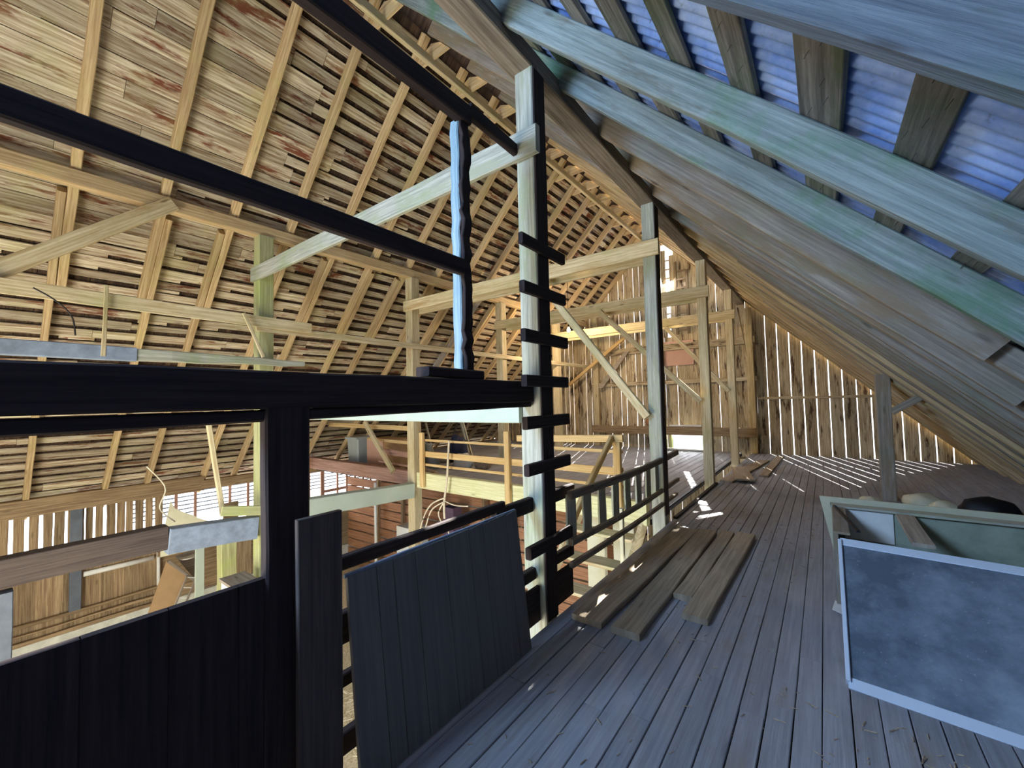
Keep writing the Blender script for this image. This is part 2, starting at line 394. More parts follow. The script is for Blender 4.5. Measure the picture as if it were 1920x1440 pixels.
side_boards().build('wall_left', 'wallwood', None, 'left side wall of brown boards with daylight gaps under the eave', 'wall', None, 'structure')
MB().box((XL-.1, Y0, GZ), (XL+.12, YF, -2.3), .5, 1).build('wall_left', 'concrete', None, 'low whitewashed foundation at the foot of the left wall', 'wall', None, 'structure')
t = MB(); t.beam((XL+.1, Y0, -.02), (XL+.1, 3.05, -.02), .18, .3, jit=.008); t.beam((XL+.12, 3.0, -.06), (XL+.12, YF, -.06), .16, .2, jit=.008)
t.build('trim_2', 'wallwood', None, 'rough brown plate beam along the left eave', 'beam', None, 'structure')
t = MB()
for z in (-1.97, -2.12, -2.26): t.beam((XL+.12, Y0, z), (XL+.12, 2.3, z), .06, .06 if z != -2.12 else .035, jit=.01)
t.beam((XL+.1, 2.3, -1.32), (XL+.1, 7.6, -1.32), .1, .1)
t.build('trim_3', 'wallwood', None, 'weathered girts low on the left wall', 'rail', None, 'structure')
w = MB()
for i, y in enumerate((2.62, 2.95, 3.6, 3.97, 4.33, 4.7, 5.05, 5.41, 5.77, 6.2, 6.48, 6.74, 7.0, 7.25)): w.beam((XL, y, -1.3), (XL, y, -.15), .04, .05 if i != 8 else .1, (0, 1, 0), .001, 2)
w.beam((XL-.02, 5.8, -.75), (XL-.02, 7.5, -.75), .03, .07)
wf = w.build('window_2', 'pink', None, 'long band of open window bays below the left eave', 'window', None, 'structure')
w = MB()
for k in range(6): w.beam((XL-.55, 2.0, -.28-.09*k), (XL-.55, 8.2, -.28-.09*k), .03, .03, jit=0)
w.build('window_slats', 'bluegrey', wf)
# things on and near the left wall
timber('timber_post', (XL+.1, 1.17, -2.0), (XL+.1, 1.17, -.1), .1, .15, 'slate', 'grey square post on the left wall between brown panels', 'post', up=(0, 1, 0))
MB().tube([(XL+.1, 1.27, -1.36), (XL+.1, 2.25, -1.37)], .045, 12).build('strip_light', 'white', None, 'white fluorescent tube fitting slanting along the lower left wall', 'light', smooth=True)
MB().tube([(XL+.1, 2.32, -1.15), (XL+.1, 2.33, -2.2)], .03, 8).build('drain_pipe', 'white', None, 'thin white pipe upright beside the tan cabinet', 'pipe', smooth=True)
timber('timber_post', (-6.5, .2, GZ), (-6.5, .2, -.16), .16, .16, 'slate', 'grey post cut by the left edge of the photo below the beam', 'post')
# cream sheet hanging behind the beam
MB().prism([(-8.5, 1.85, -.55), (-8.5, 1.97, .1), (-8.5, 2.02, -.02), (-8.5, 2.15, -.12), (-8.5, 2.28, -.2), (-8.5, 2.33, -.25), (-8.5, 2.62, -.42), (-8.5, 2.62, -.75), (-8.5, 1.85, -.75)], (.03, 0, 0)).build('curved_sheet', 'cream', None, 'cream sheet with a curved top edge behind the long beam', 'sheet')
# cabinet and rack
cb = thing('tipped_cabinet', (-8.8, 2.2, GZ), 'tan cabinet tipped over against the wall with a dark top and wire rack', 'cabinet')
MB().prism([(-9, 1.75, -1.95), (-9, 2.04, -.98), (-9, 2.32, -1.3), (-9, 2.08, -1.95)], (.05, 0, 0)).build('side_panel', 'tan', cb)
MB().beam((-8.93, 2.05, -.97), (-8.93, 2.56, -1.6), .05, .03, (1, 0, 0)).build('trim_strip', 'rail', cb)
MB().prism([(-9.2, 2.2, -.99), (-9.2, 2.52, -.95), (-9.2, 2.62, -1.5), (-9.2, 2.55, -1.6)], (.03, 0, 0)).build('dark_top', 'rail', cb)
rk = MB(); rk.beam((-8.9, 2.3, -1.3), (-8.9, 2.05, -1.95), .02, .03); rk.beam((-8.9, 2.42, -1.42), (-8.9, 2.2, -1.95), .02, .03); rko = rk.build('rack_rail', 'rail', cb)
for k in range(5):
    tt = k/4; a = Vector((-8.9, 2.3, -1.32)).lerp(Vector((-8.9, 2.05, -1.92)), tt)
    MB().tube([a, a+Vector((0, .15, -.06))], .008, 5).build('wire_bar', 'white', rko)
MB().lathe((-9.1, 2.36, -1.06), [(.05, 0), (.11, .01), (.13, .03), (.12, .03), (.05, .015)], 20).build('white_dish', 'white', None, 'small white dish resting on the dark cabinet top', 'dish', smooth=True)
MB().beam((-7.2, 2.34, GZ), (-7.2, 2.34, -.35), .2, .2, jit=.006).build('timber_post', 'yellowgreen', None, 'mossy yellow green post below the blue grey beam', 'post')
timber('wall_board', (-7.9, 2.2, -2.6), (-7.9, 2.2, -.4), .03, .12, 'creamgreen', 'peeling pale board beside the mossy yellow green post', 'board', up=(0, 1, 0))
timber('wall_board', (-8.1, 2.85, -2.6), (-8.1, 2.85, -.45), .03, .3, 'wallwood', 'brown board behind the mossy yellow green post', 'board', up=(0, 1, 0))
ap = thing('white_appliance', (-6.25, 2.2, GZ), 'white boxy appliance just above the black half wall', 'appliance')
MB().box((-6.5, 2.05, GZ), (-6.1, 2.32, -.72), .5, 2).build('cabinet_body', 'white', ap)
MB().box((-6.52, 2.03, -.72), (-6.08, 2.34, -.68), .5).build('lid', 'rafterpurl', ap)
MB().box((-7.35, 5.5, GZ), (-6.8, 5.9, -1.0), .5, 2).build('refrigerator', 'white', None, 'white refrigerator below the second left hand post', 'refrigerator')
MB().box((-6.35, 5.9, GZ), (-6.05, 6.15, -.55), .5, 2).build('maroon_cabinet', 'maroon', None, 'narrow dark maroon cabinet beyond the hanging rope', 'cabinet')
MB().tube([(-7.87, 5.35, -2.6), (-7.87, 5.35, -.12)], .03, 8).build('white_pipe', 'white', None, 'white upright pipe between the brown lower wall and the window band', 'pipe', smooth=True)
st = MB()                                                             # lower storey stall partition, horizontal boards
for k in range(10): st.beam((-10.7, 6.4, GZ+.12+.24*k), (-2.6, 6.6, GZ+.12+.24*k), .03, .21, jit=.006)
st.build('stall_partition', 'red', None, 'red brown horizontal board partition under the cross loft', 'partition')
for i, x in enumerate((-9.2, -8.2, -5.6, -4.9)):
    timber('stall_post', (x, 6.3, GZ), (x, 6.35, -.15), .08, .08, 'wallwood', 'thin %s stud from the left on the red brown partition' % ORD[i], 'post')
for i, (x, z) in enumerate(((-3.0, 0), (-2.55, 0))):
    timber('stall_post', (x, 6.1, GZ), (x, 6.1, -.15), .3, .1, 'cream', ('wide cream board upright right of the brown partition' if i == 0 else 'narrow cream board upright under the cross loft near the stairs'), 'board')

# ---------------------------------------------------------------- near gable (behind the camera) with its openings
def near_wall():
    mb = MB(); x = XL; Yn = Y0
    while x < XR:
        xe = min(x+.2, XR); zt = min(roofz(x), roofz(xe))+.16
        spans = [(GZ, zt)]
        if xe > -6.4 and x < -2.2: spans = [(.5, zt)]
        if xe > -3.65 and x < -2.35: spans = [(spans[0][0], 3.05), (4.35, zt)]
        for a, b in spans:
            if b > a: mb.box((x, Yn-.03, a), (xe-.004, Yn, b), None, 2)
        x = xe
    return mb
near_wall().build('wall_near', 'wallwood', None, 'board gable behind the viewpoint with a window and wagon door', 'wall', None, 'structure')

# ---------------------------------------------------------------- roof
def sheath_left():
    mb = MB(); s = .1
    while s < 9.75:
        y = Y0-.1
        while y < YF:
            L = random.uniform(1.4, 4.2)
            b = min(y+L, YF); near = (s < 4.2 and y < 1.2)
            w = .195 if near else random.uniform(.10, .15)
            mb.beam(sL(s+.1, y, .147), sL(s+.1, b-.004, .147), .024, w, (sL(1, 0)-sL(0, 0)), jit=.004, seg=max(1, int((b-y)/.7)), ch=.003)
            y += L
        s += .2
    for _ in range(90):                                                # short shingle ends in lighter tones between the boards
        s = .1+.2*random.randint(8, 30); yk = .66+.77*random.randint(-1, 5)
        mb.beam(sL(s, yk+.05, .155), sL(s, yk+.05+random.uniform(.2, .4), .155), .014, .05, (sL(1, 0)-sL(0, 0)), jit=.002, seg=1, r=random.uniform(.8, 1))
    return mb
sheath_left().build('ceiling', 'sheath', None, 'underside of the left roof slope with barky sheathing boards', 'ceiling', None, 'structure')
sh = MB()
for k in range(105):                                                   # shingle layer over the sheathing, seen in the gaps
    y = Y0-.1+k*.155
    sh.prism([sL(0, y, .172), sL(9.9, y, .172), sL(9.9, y+.15, .172), sL(0, y+.15, .172)], (sL(0, 0, .02)-sL(0, 0, 0)), uvf=lambda p: (p.z*1.414, p.y))
sh.prism([sL(-.2, Y0-.1, .195), sL(9.9, Y0-.1, .195), sL(9.9, YF+.1, .195), sL(-.2, YF+.1, .195)], (sL(0, 0, .02)-sL(0, 0, 0)), r=.2, uvf=lambda p: (p.z, p.y))
sh.build('ceiling', 'shingle', None, 'brown shingles behind the sheathing of the left slope', 'ceiling', None, 'structure')
mb = MB()
base = (-.02-RX)/R2-.17
for k in range(-15, 11):
    s = base+.39*k+.07
    if s < .05 or s > 9.7: continue
    wd = .145 if k % 3 else .19
    for (a, b) in ((Y0, 2.6), (2.6, 6.4), (6.4, 9.9), (9.9, YF)):
        mb.beam(sR(s, a, .186), sR(s, b-.005, .186), .026, wd, (sR(1, 0)-sR(0, 0)), jit=.004, seg=6, ch=.003)
for k in range(-15, 11):                                               # close boarding beyond the first bays
    s = base+.39*k+.265
    if s < .05 or s > 9.7: continue
    mb.beam(sR(s, 3.9, .188), sR(s, YF, .188), .026, .2, (sR(1, 0)-sR(0, 0)), jit=.004, seg=8, ch=.003)
cr = mb.build('ceiling', 'sheathgrey', None, 'grey green battens of the right roof slope under corrugated metal', 'ceiling', None, 'structure')
def corrugated():
    bm = bmesh.new(); me = bpy.data.meshes.new('corrugated_roofing'); rows = []
    y = Y0-.1; ss = (-.1, 2.45, 2.46, 4.9, 4.91, 7.3, 7.31, 9.9)
    ys = []
    while y < YF+.1: ys.append(y); y += .0127 if y < 6 else .019
    for i, s in enumerate(ss):
        lift = .0 if (i//2) % 2 else .004
        rows.append([bm.verts.new(sR(s, yy, .216+lift+.012*math.sin(yy*2*math.pi/.0762))) for yy in ys])
    for i in range(len(ss)-1):
        for k in range(len(ys)-1): bm.faces.new([rows[i][k], rows[i][k+1], rows[i+1][k+1], rows[i+1][k]])
    bm.to_mesh(me); bm.free(); me.materials.append(M['tin'])
    me.polygons.foreach_set('use_smooth', [True]*len(me.polygons))
    o = bpy.data.objects.new('ceiling', me); C.objects.link(o); tag(o, 'bluish corrugated metal sheets over the right roof slope', 'ceiling', None, 'structure')
corrugated()
nl = MB()                                                              # roofing nail points through the battens
for k in range(-6, 4):
    s = base+.39*k+.07
    for j in range(26):
        y = .9+j*.12+random.uniform(-.02, .02); q = s+random.uniform(-.05, .05)
        nl.tube([sR(q, y, .175), sR(q+.004, y+.004, .145)], .0014, 4)
nl.build('roofing_nails', 'nail', cr, None, None, None, 'stuff')

# rafters
ry = [.66+.77*k for k in range(-1, 17) if .66+.77*k < YF-.1]
for i, y in enumerate(ry):
    yj = y+random.uniform(-.02, .02)
    if i == 0: continue
    where = ('%s from the left' % ORD[i-1]) if i < 9 else ('%s from the far gable' % ORD[len(ry)-1-i])
    MB().beam(sL(.02, yj, .065), sL(5.2, yj, .065), .088, .13, (1, 0, -1), .004).build('rafter', 'rafter', None, 'upper tan rafter of the left roof slope, %s' % where, 'rafter', 'upper rafters of the left slope')
    dy = -.085 if i % 2 else .085
    MB().beam(sL(3.7, yj+dy, .065), sL(9.85, yj+dy, .065), .075, .13, (1, 0, -1), .004).build('rafter', 'rafter', None, 'lower rafter of the left roof slope down to the eave, %s' % where, 'rafter', 'lower rafters of the left slope')
for i, y in enumerate(ry):
    if i < 2 : continue
    mat = 'raftergrey' if i <= 4 else ('rafterpurl' if i < 9 else 'rafter')
    n = i-1; where = '%s counting away from the camera' % ORD[n-1] if n < 9 else '%s from the far gable' % ORD[len(ry)-1-i]
    if i == 2: mat = 'rafterslate'
    dep = .17; hw = .07
    if i == 2: y = 1.30
    end = {5: 6.97, 6: 7.39}.get(i, 9.75)
    s0 = 0.02
    MB().beam(sR(s0, y, dep/2), sR(end, y, dep/2), hw, dep, (1, 0, 1), .005, seg=18).build('rafter', mat, None, 'rafter of the right roof slope, %s' % where, 'rafter', 'rafters of the right slope')
    if end < 9: MB().beam(sR(end-2.4, y+.09, dep/2+.015), sR(9.75, y+.09, dep/2+.015), hw, .14, (1, 0, 1), .005).build('rafter', 'rafterpurl', None, 'lower splice rafter starting beside the sawn end of the %s right hand rafter' % ORD[n-1], 'rafter')
    if i > 5: MB().beam(sR(4.6, y+.38, .09), sR(9.75, y+.38, .09), .09, .15, (1, 0, 1), .006).build('rafter', 'rafterpurl', None, 'extra pole rafter in the lower right slope just beyond the %s' % ORD[n-1], 'rafter', 'extra rafters of the lower right slope')
    # ridge collar
for i, y in enumerate(ry):
    if i < 4: continue
    MB().prism([(RX-.34, y+.045, RZ-.34), (RX+.34, y+.045, RZ-.34), (RX+.17, y+.045, RZ-.17), (RX, y+.045, RZ-.1), (RX-.17, y+.045, RZ-.17)], (0, .03, 0)).build('ridge_gusset', 'rafter', None, 'small triangular board tying a rafter pair at the ridge, %s from the left' % ORD[i-4], 'gusset', 'ridge gussets')
# ---------------------------------------------------------------- main frame
timber('shade_strip', (-1.652, 2.6, .0), (-1.652, 2.6, 4.12), .15, .014, 'darkbeam', 'dark strip added as shade up the right hand face of the ladder post', 'board', up=(1, 0, 0), ch=.002)  # thin dark strip added to put shade on the post's unlit face
timber('shade_strip', (-1.652, 5.38, .1), (-1.652, 5.38, 4.1), .15, .014, 'darkbeam', 'dark strip added as shade on the right hand face of the second tall post', 'board', up=(1, 0, 0), ch=.002)  # same added dark strip, shading the second post's unlit face
PY = [2.6, 5.38, 8.25, 11.0]
nm = ['nearest', 'second', 'third', 'fourth']
pm = ['framegrey', 'framegrey', 'frame', 'frame']
for i, y in enumerate(PY):
    timber('timber_post', (-1.74, y, GZ), (-1.74, y, 4.14), .16, .16, pm[i], '%s tall post of the right row at the loft edge' % nm[i], 'post', 'posts of the right row')
    timber('timber_post', (-6.58, y, GZ), (-6.58, y, 4.12), .2, .2, 'yellowgreen' if i == 0 else 'frame', '%s tall post of the left row beyond the open bay' % nm[i], 'post', 'posts of the left row')
    timber('tie_beam', (-6.7, y-.11, 3.55), (-1.6, y-.11, 3.53), .05, .21, 'framegrey' if i == 0 else 'frame', '%s horizontal tie joining left and right posts, camera side' % nm[i], 'beam', 'tie beams')
    if i: timber('tie_beam', (-6.6, y+.11, 3.5), (-1.66, y+.11, 3.5), .05, .21, 'frame', '%s tie joining left and right posts, on the far side of the posts' % nm[i], 'beam', 'far side tie beams')
# side-by-side pieces of the right purlin
a = -2.9
for j, b in enumerate((2.6, 5.38, 8.25, 11.0, 13.0)):
    timber('purlin', (-1.76, a, 4.21), (-1.76, b-.003, 4.21), .2, .15, 'rail' if j < 3 else 'rafterpurl', ['dark brown purlin from the top left corner of the roof to the nearest tall post', 'dark brown purlin between the nearest and second right posts', 'brown purlin between the second and third right posts', 'brown purlin between the third and fourth right posts', 'brown purlin from the fourth right post to the gable'][j], 'beam')
    a = b
a = -1
for j, b in enumerate((5.38, 13.0)):
    timber('purlin', (-6.58, a, 4.2), (-6.58, b-.003, 4.2), .14, .17, 'rafter', ['tan purlin under the left slope, near half from the left photo edge', 'tan purlin under the left slope, far half to the gable'][j], 'beam'); a = b
timber('diagonal_brace', (-6.5, -.3, 2.65), (-6.47, 1.5, 4.2), .06, .17, 'frame', 'slanting brace from the left photo edge up to the left purlin', 'brace')
timber('diagonal_brace', (-3.45, 5.2, 3.5), (-1.8, 5.2, 1.35), .05, .1, 'frame', 'long brace falling from the second tie to the second right post', 'brace')
timber('diagonal_brace', (-3.75, 8.07, 3.45), (-1.8, 8.07, 1.5), .05, .1, 'frame', 'long brace falling from the third tie to the third right post', 'brace')
timber('diagonal_brace', (-3.2, 10.85, 3.4), (-1.8, 10.85, 1.7), .05, .1, 'frame', 'brace falling from the fourth tie to the fourth right post', 'brace')
timber('diagonal_brace', (-6.5, 5.6, 2.0), (-6.5, 7.4, 4.1), .05, .12, 'rafterpurl', 'rough brace leaning from the second left post up to the purlin', 'brace')
timber('loft_rail', (-6.42, -1, 2.87), (-6.42, 3.23, 2.81), .03, .16, 'frame', 'long rail board on the left posts ending right of the nearest one', 'rail')
timber('loft_rail', (-6.46, 2.45, 2.74), (-6.46, 13, 2.70), .03, .11, 'frame', 'thin rail continuing along the left posts to the gable', 'rail')
timber('grey_beam', (-6.4, -1, 2.25), (-6.4, 1.15, 2.24), .1, .16, 'bluegrey', 'pale grey weathered rail left of the splintered joint', 'beam')
MB().beam((-6.4, 1.15, 2.235), (-6.4, 3.1, 2.245), .1, .14, jit=.012, taper=.6).build('splintered_beam', 'framegrey', None, 'pale splintered rail ending beside the near left post', 'beam')
timber('upright_stick', (-6.36, .87, 2.2), (-6.36, .89, 3.0), .03, .035, 'frame', 'thin upright stick crossing the left rails', 'stick')
timber('leaning_stick', (-6.34, 2.25, 2.9), (-6.34, 2.5, 2.3), .03, .04, 'frame', 'short leaning stick beside the near left post', 'stick')
timber('long_beam', (-6.55, -1, .02), (-6.55, 1.48, .02), .2, .28, 'dullbeam', 'dull brown beam entering from the left edge above the panelled wall', 'beam')
timber('long_beam', (-6.5, 1.482, -.02), (-6.5, 2.46, -.1), .2, .3, 'bluegrey', 'blue grey spotted beam ending at the near black post', 'beam')
timber('long_beam', (-6.55, 2.72, .02), (-6.55, 5.27, -.12), .2, .28, 'creamgreen', 'pale grey green beam between the first and second left posts', 'beam')
timber('bracket_board', (-6.35, 2.0, .24), (-6.35, 2.5, .14), .04, .13, 'yellowgreen', 'short yellow green bracket board beside the black post', 'board')
timber('leaning_pole', (-6.7, 2.13, .1), (-6.75, 1.95, 1.55), .06, .06, 'frame', 'pale pole leaning up from the blue grey beam', 'pole')
timber('small_block', (-6.9, 2.2, .1), (-6.9, 2.38, .1), .05, .25, 'wallwood', 'small brown block standing behind the leaning pole', 'block')
timber('transverse_beam', (-6.55, 2.72, 1.5), (-1.95, 2.72, 1.5), .14, .17, 'creamgreen', 'pale green beam under the black top rail', 'beam')
timber('doubling_post', (-1.9, 2.75, .1), (-1.9, 2.75, 1.55), .14, .1, 'framegrey', 'pale blue green board doubling the foot of the nearest post', 'post')
# hay track under the ridge
timber('hay_track', (RX, -2, 6.33), (RX, 12.9, 6.33), .07, .12, 'frame', 'long brown track rail hanging just below the ridge', 'track')

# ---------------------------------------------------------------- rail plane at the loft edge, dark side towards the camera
XE = -1.74
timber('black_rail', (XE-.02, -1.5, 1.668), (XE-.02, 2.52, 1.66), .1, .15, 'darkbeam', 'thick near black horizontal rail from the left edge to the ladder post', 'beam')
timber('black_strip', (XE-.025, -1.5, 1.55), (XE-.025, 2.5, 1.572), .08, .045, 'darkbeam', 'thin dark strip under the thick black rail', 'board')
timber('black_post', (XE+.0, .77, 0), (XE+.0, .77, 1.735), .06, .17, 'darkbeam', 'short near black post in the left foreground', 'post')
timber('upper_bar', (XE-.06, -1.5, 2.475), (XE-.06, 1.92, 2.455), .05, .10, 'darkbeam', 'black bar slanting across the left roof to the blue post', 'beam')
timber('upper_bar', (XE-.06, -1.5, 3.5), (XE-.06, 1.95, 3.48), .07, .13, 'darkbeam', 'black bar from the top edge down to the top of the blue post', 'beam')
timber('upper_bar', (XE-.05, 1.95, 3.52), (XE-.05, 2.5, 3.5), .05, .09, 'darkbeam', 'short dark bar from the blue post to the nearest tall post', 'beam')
bp_ = thing('blue_post', (-1.83, 1.9, 1.77), 'slim weathered post with pale blue paint on its near face', 'post')
MB().beam((-1.84, 1.9, 1.77), (-1.84, 1.9, 3.43), .075, .08, jit=.005, seg=20).build('painted_shaft', 'bluepaint', bp_)
MB().beam((-1.79, 1.905, 1.77), (-1.79, 1.905, 3.43), .03, .075, jit=.009, seg=30).build('shade_edge', 'darkbeam', bp_)  # dark side piece added; its colour stands for the shaft's unlit side
MB().beam((XE-.04, 1.52, 1.77), (XE-.04, 1.98, 1.765), .11, .055, jit=.004).build('offcut_block', 'darkbeam', None, 'dark offcut lying on the black rail below the blue post', 'block')
# black half wall and dark boards on the left
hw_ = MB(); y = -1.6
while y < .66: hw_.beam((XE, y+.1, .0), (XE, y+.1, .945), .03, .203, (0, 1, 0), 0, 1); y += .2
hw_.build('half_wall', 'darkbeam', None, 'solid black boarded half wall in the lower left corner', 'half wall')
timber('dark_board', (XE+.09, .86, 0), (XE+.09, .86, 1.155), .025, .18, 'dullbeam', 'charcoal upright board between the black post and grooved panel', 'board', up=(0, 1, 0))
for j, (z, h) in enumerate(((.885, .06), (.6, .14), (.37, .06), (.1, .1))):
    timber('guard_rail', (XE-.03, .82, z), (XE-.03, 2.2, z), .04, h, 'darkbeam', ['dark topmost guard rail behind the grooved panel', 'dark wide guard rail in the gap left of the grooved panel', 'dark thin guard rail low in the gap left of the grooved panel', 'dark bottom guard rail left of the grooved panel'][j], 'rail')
pn = thing('grooved_panel', (-1.6, 1.6, 0), 'charcoal grooved plywood panel leaning against the guard rail', 'panel')
pb = MB(); ys = [.985, 1.13, 1.22, 1.35, 1.55, 1.74, 1.86, 2.08, 2.2]
for k in range(8):
    a, b = ys[k]+.002, ys[k+1]-.002
    pb.prism([(-1.56, a, .01), (-1.56, b, .01), (-1.66, b, .855+.003*k), (-1.66, a, .86)], (-.02, 0, -.002), r=.5, uvf=lambda p: (p.z, p.y))
pb.build('panel_board', 'panel', pn)
MB().beam((-1.675, .98, .86), (-1.675, 2.2, .87), .012, .02).build('top_edge', 'bluegrey', pn)
# rails right of the panel
timber('guard_rail', (XE-.03, 2.1, .83), (XE-.03, 3.15, .825), .05, .1, 'darkbeam', 'dark top rail between the grooved panel and ladder railing', 'rail')
timber('guard_rail', (XE-.02, 2.1, .33), (XE-.02, 3.1, .33), .05, .085, 'darkbeam', 'dark middle rail crossing the foot of the ladder post', 'rail')
timber('kick_board', (XE+.02, 2.1, .125), (XE+.02, 3.02, .125), .03, .25, 'darkbeam', 'dark wide kick board at the floor under the ladder post', 'board')
# slatted railing
rl = thing('slatted_railing', (-1.68, 4.5, 0), 'long sagging slatted railing along the stair opening', 'railing')
def sag(y, z, a=.035): 
    q = (y-2.95)/(6.0-2.95); return z-a*math.sin(math.pi*min(max(q, 0), 1))
def rail_curve(z, h, y0=2.95, y1=6.0, x=-1.68, a=.035, w=.045):
    mb = MB(); n = 8
    for k in range(n):
        ya, yb = y0+(y1-y0)*k/n, y0+(y1-y0)*(k+1)/n
        mb.beam((x, ya, sag(ya, z, a)), (x, yb+.01, sag(yb, z, a)), w, h, seg=1, r=.4, jit=.001)
    return mb
rail_curve(.82, .07).build('top_rail', 'rail', rl)
rail_curve(.44, .05).build('bottom_rail', 'rail', rl)
rail_curve(.26, .045, 2.95, 5.9, a=.02).build('lower_rail', 'rail', rl)
for y in (3.06, 3.35, 3.66, 3.98, 4.3, 4.62, 4.95, 5.28, 5.62):
    MB().beam((-1.735, y, .40), (-1.735, y, .81), .02, .15, (0, 1, 0), .003, 3).build('slat', 'framegrey', rl)
timber('stair_stud', (-1.75, 4.15, -.3), (-1.75, 4.15, .44), .04, .05, 'cream', 'pale upright stud below the slatted railing', 'post')
# ladder rungs on the nearest post
ld = thing('post_ladder', (-1.62, 2.6, .5), 'ladder of seven short dark boards nailed across the nearest tall post', 'ladder')
for z in (2.73, 2.39, 2.05, 1.735, 1.44, 1.12, .56):
    MB().beam((-1.635, 2.29, z), (-1.635, 2.87, z+random.uniform(-.01, .01)), .045, .085, jit=.004).build('rung', 'darkbeam', ld)

# stairs in the opening between the first and second posts
sr = thing('open_stairs', (-2.4, 4.0, GZ), 'pale open stair treads dropping through the opening behind the railing', 'stairs')
for x in (-2.95, -2.0):
    MB().prism([(x, 5.5, -.12), (x, 5.5, .1), (x, 1.9, GZ+.2), (x, 1.9, GZ)], (.05, 0, 0), uvf=lambda p: (p.y, p.z)).build('stringer', 'frame', sr)
for k in range(10):
    y = 5.15-.32*k; z = -.2-.262*k
    MB().beam((-2.93, y, z), (-2.0, y, z), .26, .04).build('tread', 'frame', sr)
# cross loft front beam and railing
timber('loft_edge_beam', (-6.45, 5.38, .08), (-1.9, 5.38, .08), .12, .3, 'paleyellow', 'yellow green edge beam of the cross loft, right of the second left post', 'beam')
timber('loft_edge_beam', (-10.75, 5.38, .12), (-6.7, 5.38, .1), .16, .28, 'pink', 'pinkish edge beam from the left wall to the second left post', 'beam')
cr_ = thing('loft_railing', (-4.2, 5.3, .2), 'pale pine railing of three rails along the cross loft edge', 'railing')
for (x, z0, z1) in ((-6.22, -.02, 1.02), (-4.13, -.1, 1.1), (-2.25, .1, 1.05)):
    MB().beam((x, 5.27, z0), (x, 5.27, z1), .1, .07, (0, 1, 0)).build('rail_post', 'pine', cr_)
for (z, h) in ((.87, .045), (.6, .11), (.4, .045)): MB().beam((-6.2, 5.33, z), (-2.2, 5.33, z-.0), .03, h).build('rail_bar', 'pine', cr_)
MB().beam((-3.9, 5.24, 1.0), (-2.15, 5.24, 1.06), .04, .1).build('top_rail', 'pine', cr_)
MB().beam((-2.3, 5.2, 1.06), (-2.15, 3.7, .25), .05, .09).build('brace', 'pine', cr_)
lr = thing('loft_railing', (-8, 5.5, .2), 'sparse pine railing above the pinkish loft beam', 'railing')
for (z, x0, h) in ((1.13, -10.5, .1), (.83, -8.3, .06), (.58, -7.9, .12), (.35, -7.9, .04)): MB().beam((x0, 5.47, z-.02), (-6.7, 5.47, z-.06), .03, h).build('rail_bar', 'pink' if z < .7 else 'pine', lr)
timber('diagonal_brace', (-8.1, 5.25, 1.2), (-7.1, 5.25, .2), .06, .12, 'frame', 'short brace standing on the pinkish loft beam', 'brace')
# things stored on the cross loft
b_ = thing('storage_bin', (-9.1, 5.9, .02), 'grey plastic storage bin beside the pink fronted box', 'bin')
MB().beam((-9.3, 5.9, .02), (-9.3, 5.9, .75), .42, .4, (0, 1, 0), 0, 1, .03, taper=1.12).build('bin_body', 'greybin', b_)
MB().box((-9.56, 5.64, .74), (-9.04, 6.16, .79), .5).build('bin_lid', 'greybin', b_)
b_ = thing('wooden_box', (-8.3, 5.9, .02), 'pink fronted tan plywood box on the left loft', 'box')
MB().box((-8.78, 5.75, .1), (-8.15, 5.78, .78), .5).build('front_panel', 'pinkbox', b_)
MB().box((-8.76, 5.78, .02), (-7.55, 6.3, .78), .5).build('box_body', 'tan', b_)
rg = thing('rolled_rug', (-7.0, 5.75, .05), 'rolled rug lying against the loft edge beside the post', 'rug')
MB().tube([(-7.42, 5.9, .12), (-6.35, 5.7, .12)], .1, 14).build('rug_body', 'carpet', rg, smooth=True)
for k in range(2): MB().tube([(-6.75+.2*k, 5.81-.045*k, .13), (-6.72+.2*k, 5.803-.045*k, .13)], .105, 14).build('rug_tie', 'rail', rg, smooth=True)
def sack(name, c, sx, sy, sz, mat, label, cat):
    bm = bmesh.new(); bmesh.ops.create_icosphere(bm, subdivisions=3, radius=1)
    for v in bm.verts:
        n_ = 1+.13*math.sin(v.co.x*5+c[0]*3)*math.cos(v.co.y*4+c[1])+random.uniform(-.03, .03)
        v.co = Vector((v.co.x*sx*n_, v.co.y*sy*n_, max(v.co.z*n_, -.55)*sz))
    me = bpy.data.meshes.new(name); bm.to_mesh(me); bm.free(); me.materials.append(M[mat]); me.polygons.foreach_set('use_smooth', [True]*len(me.polygons))
    o = bpy.data.objects.new(name, me); C.objects.link(o); o.location = (c[0], c[1], c[2]+.55*sz); tag(o, label, cat); return o
sack('feed_sack', (-7.0, 7.2, .01), .28, .2, .22, 'white', 'white crumpled sack lying behind the pine railing', 'sack')
sack('feed_sack', (-6.5, 7.35, .01), .2, .18, .2, 'carpet', 'small beige sack beside the white crumpled one', 'sack')
sack('tarp_bundle', (-7.9, 7.9, .01), .3, .25, .45, 'bluetarp', 'dark blue tarp bundle behind the pine railing post', 'tarp')
bk = thing('plastic_bucket', (-7.6, 6.8, .01), 'pale grey bucket between the loft posts', 'bucket')
MB().lathe((-7.6, 6.8, .01), [(.13, 0), (.16, .34), (.17, .36), (.15, .36), (.12, .02)], 20).build('bucket_body', 'greybin', bk, smooth=True)
bk = thing('plastic_bucket', (-8.3, 7.1, .01), 'second grey tub further back behind the loft post', 'bucket')
MB().lathe((-8.3, 7.1, .01), [(.16, 0), (.2, .5), (.21, .53), (.18, .53), (.14, .02)], 20).build('bucket_body', 'greybin', bk, smooth=True)
la = thing('step_ladder', (-10.0, 10, .0), 'narrow wooden ladder leaning at the back of the left loft', 'ladder')
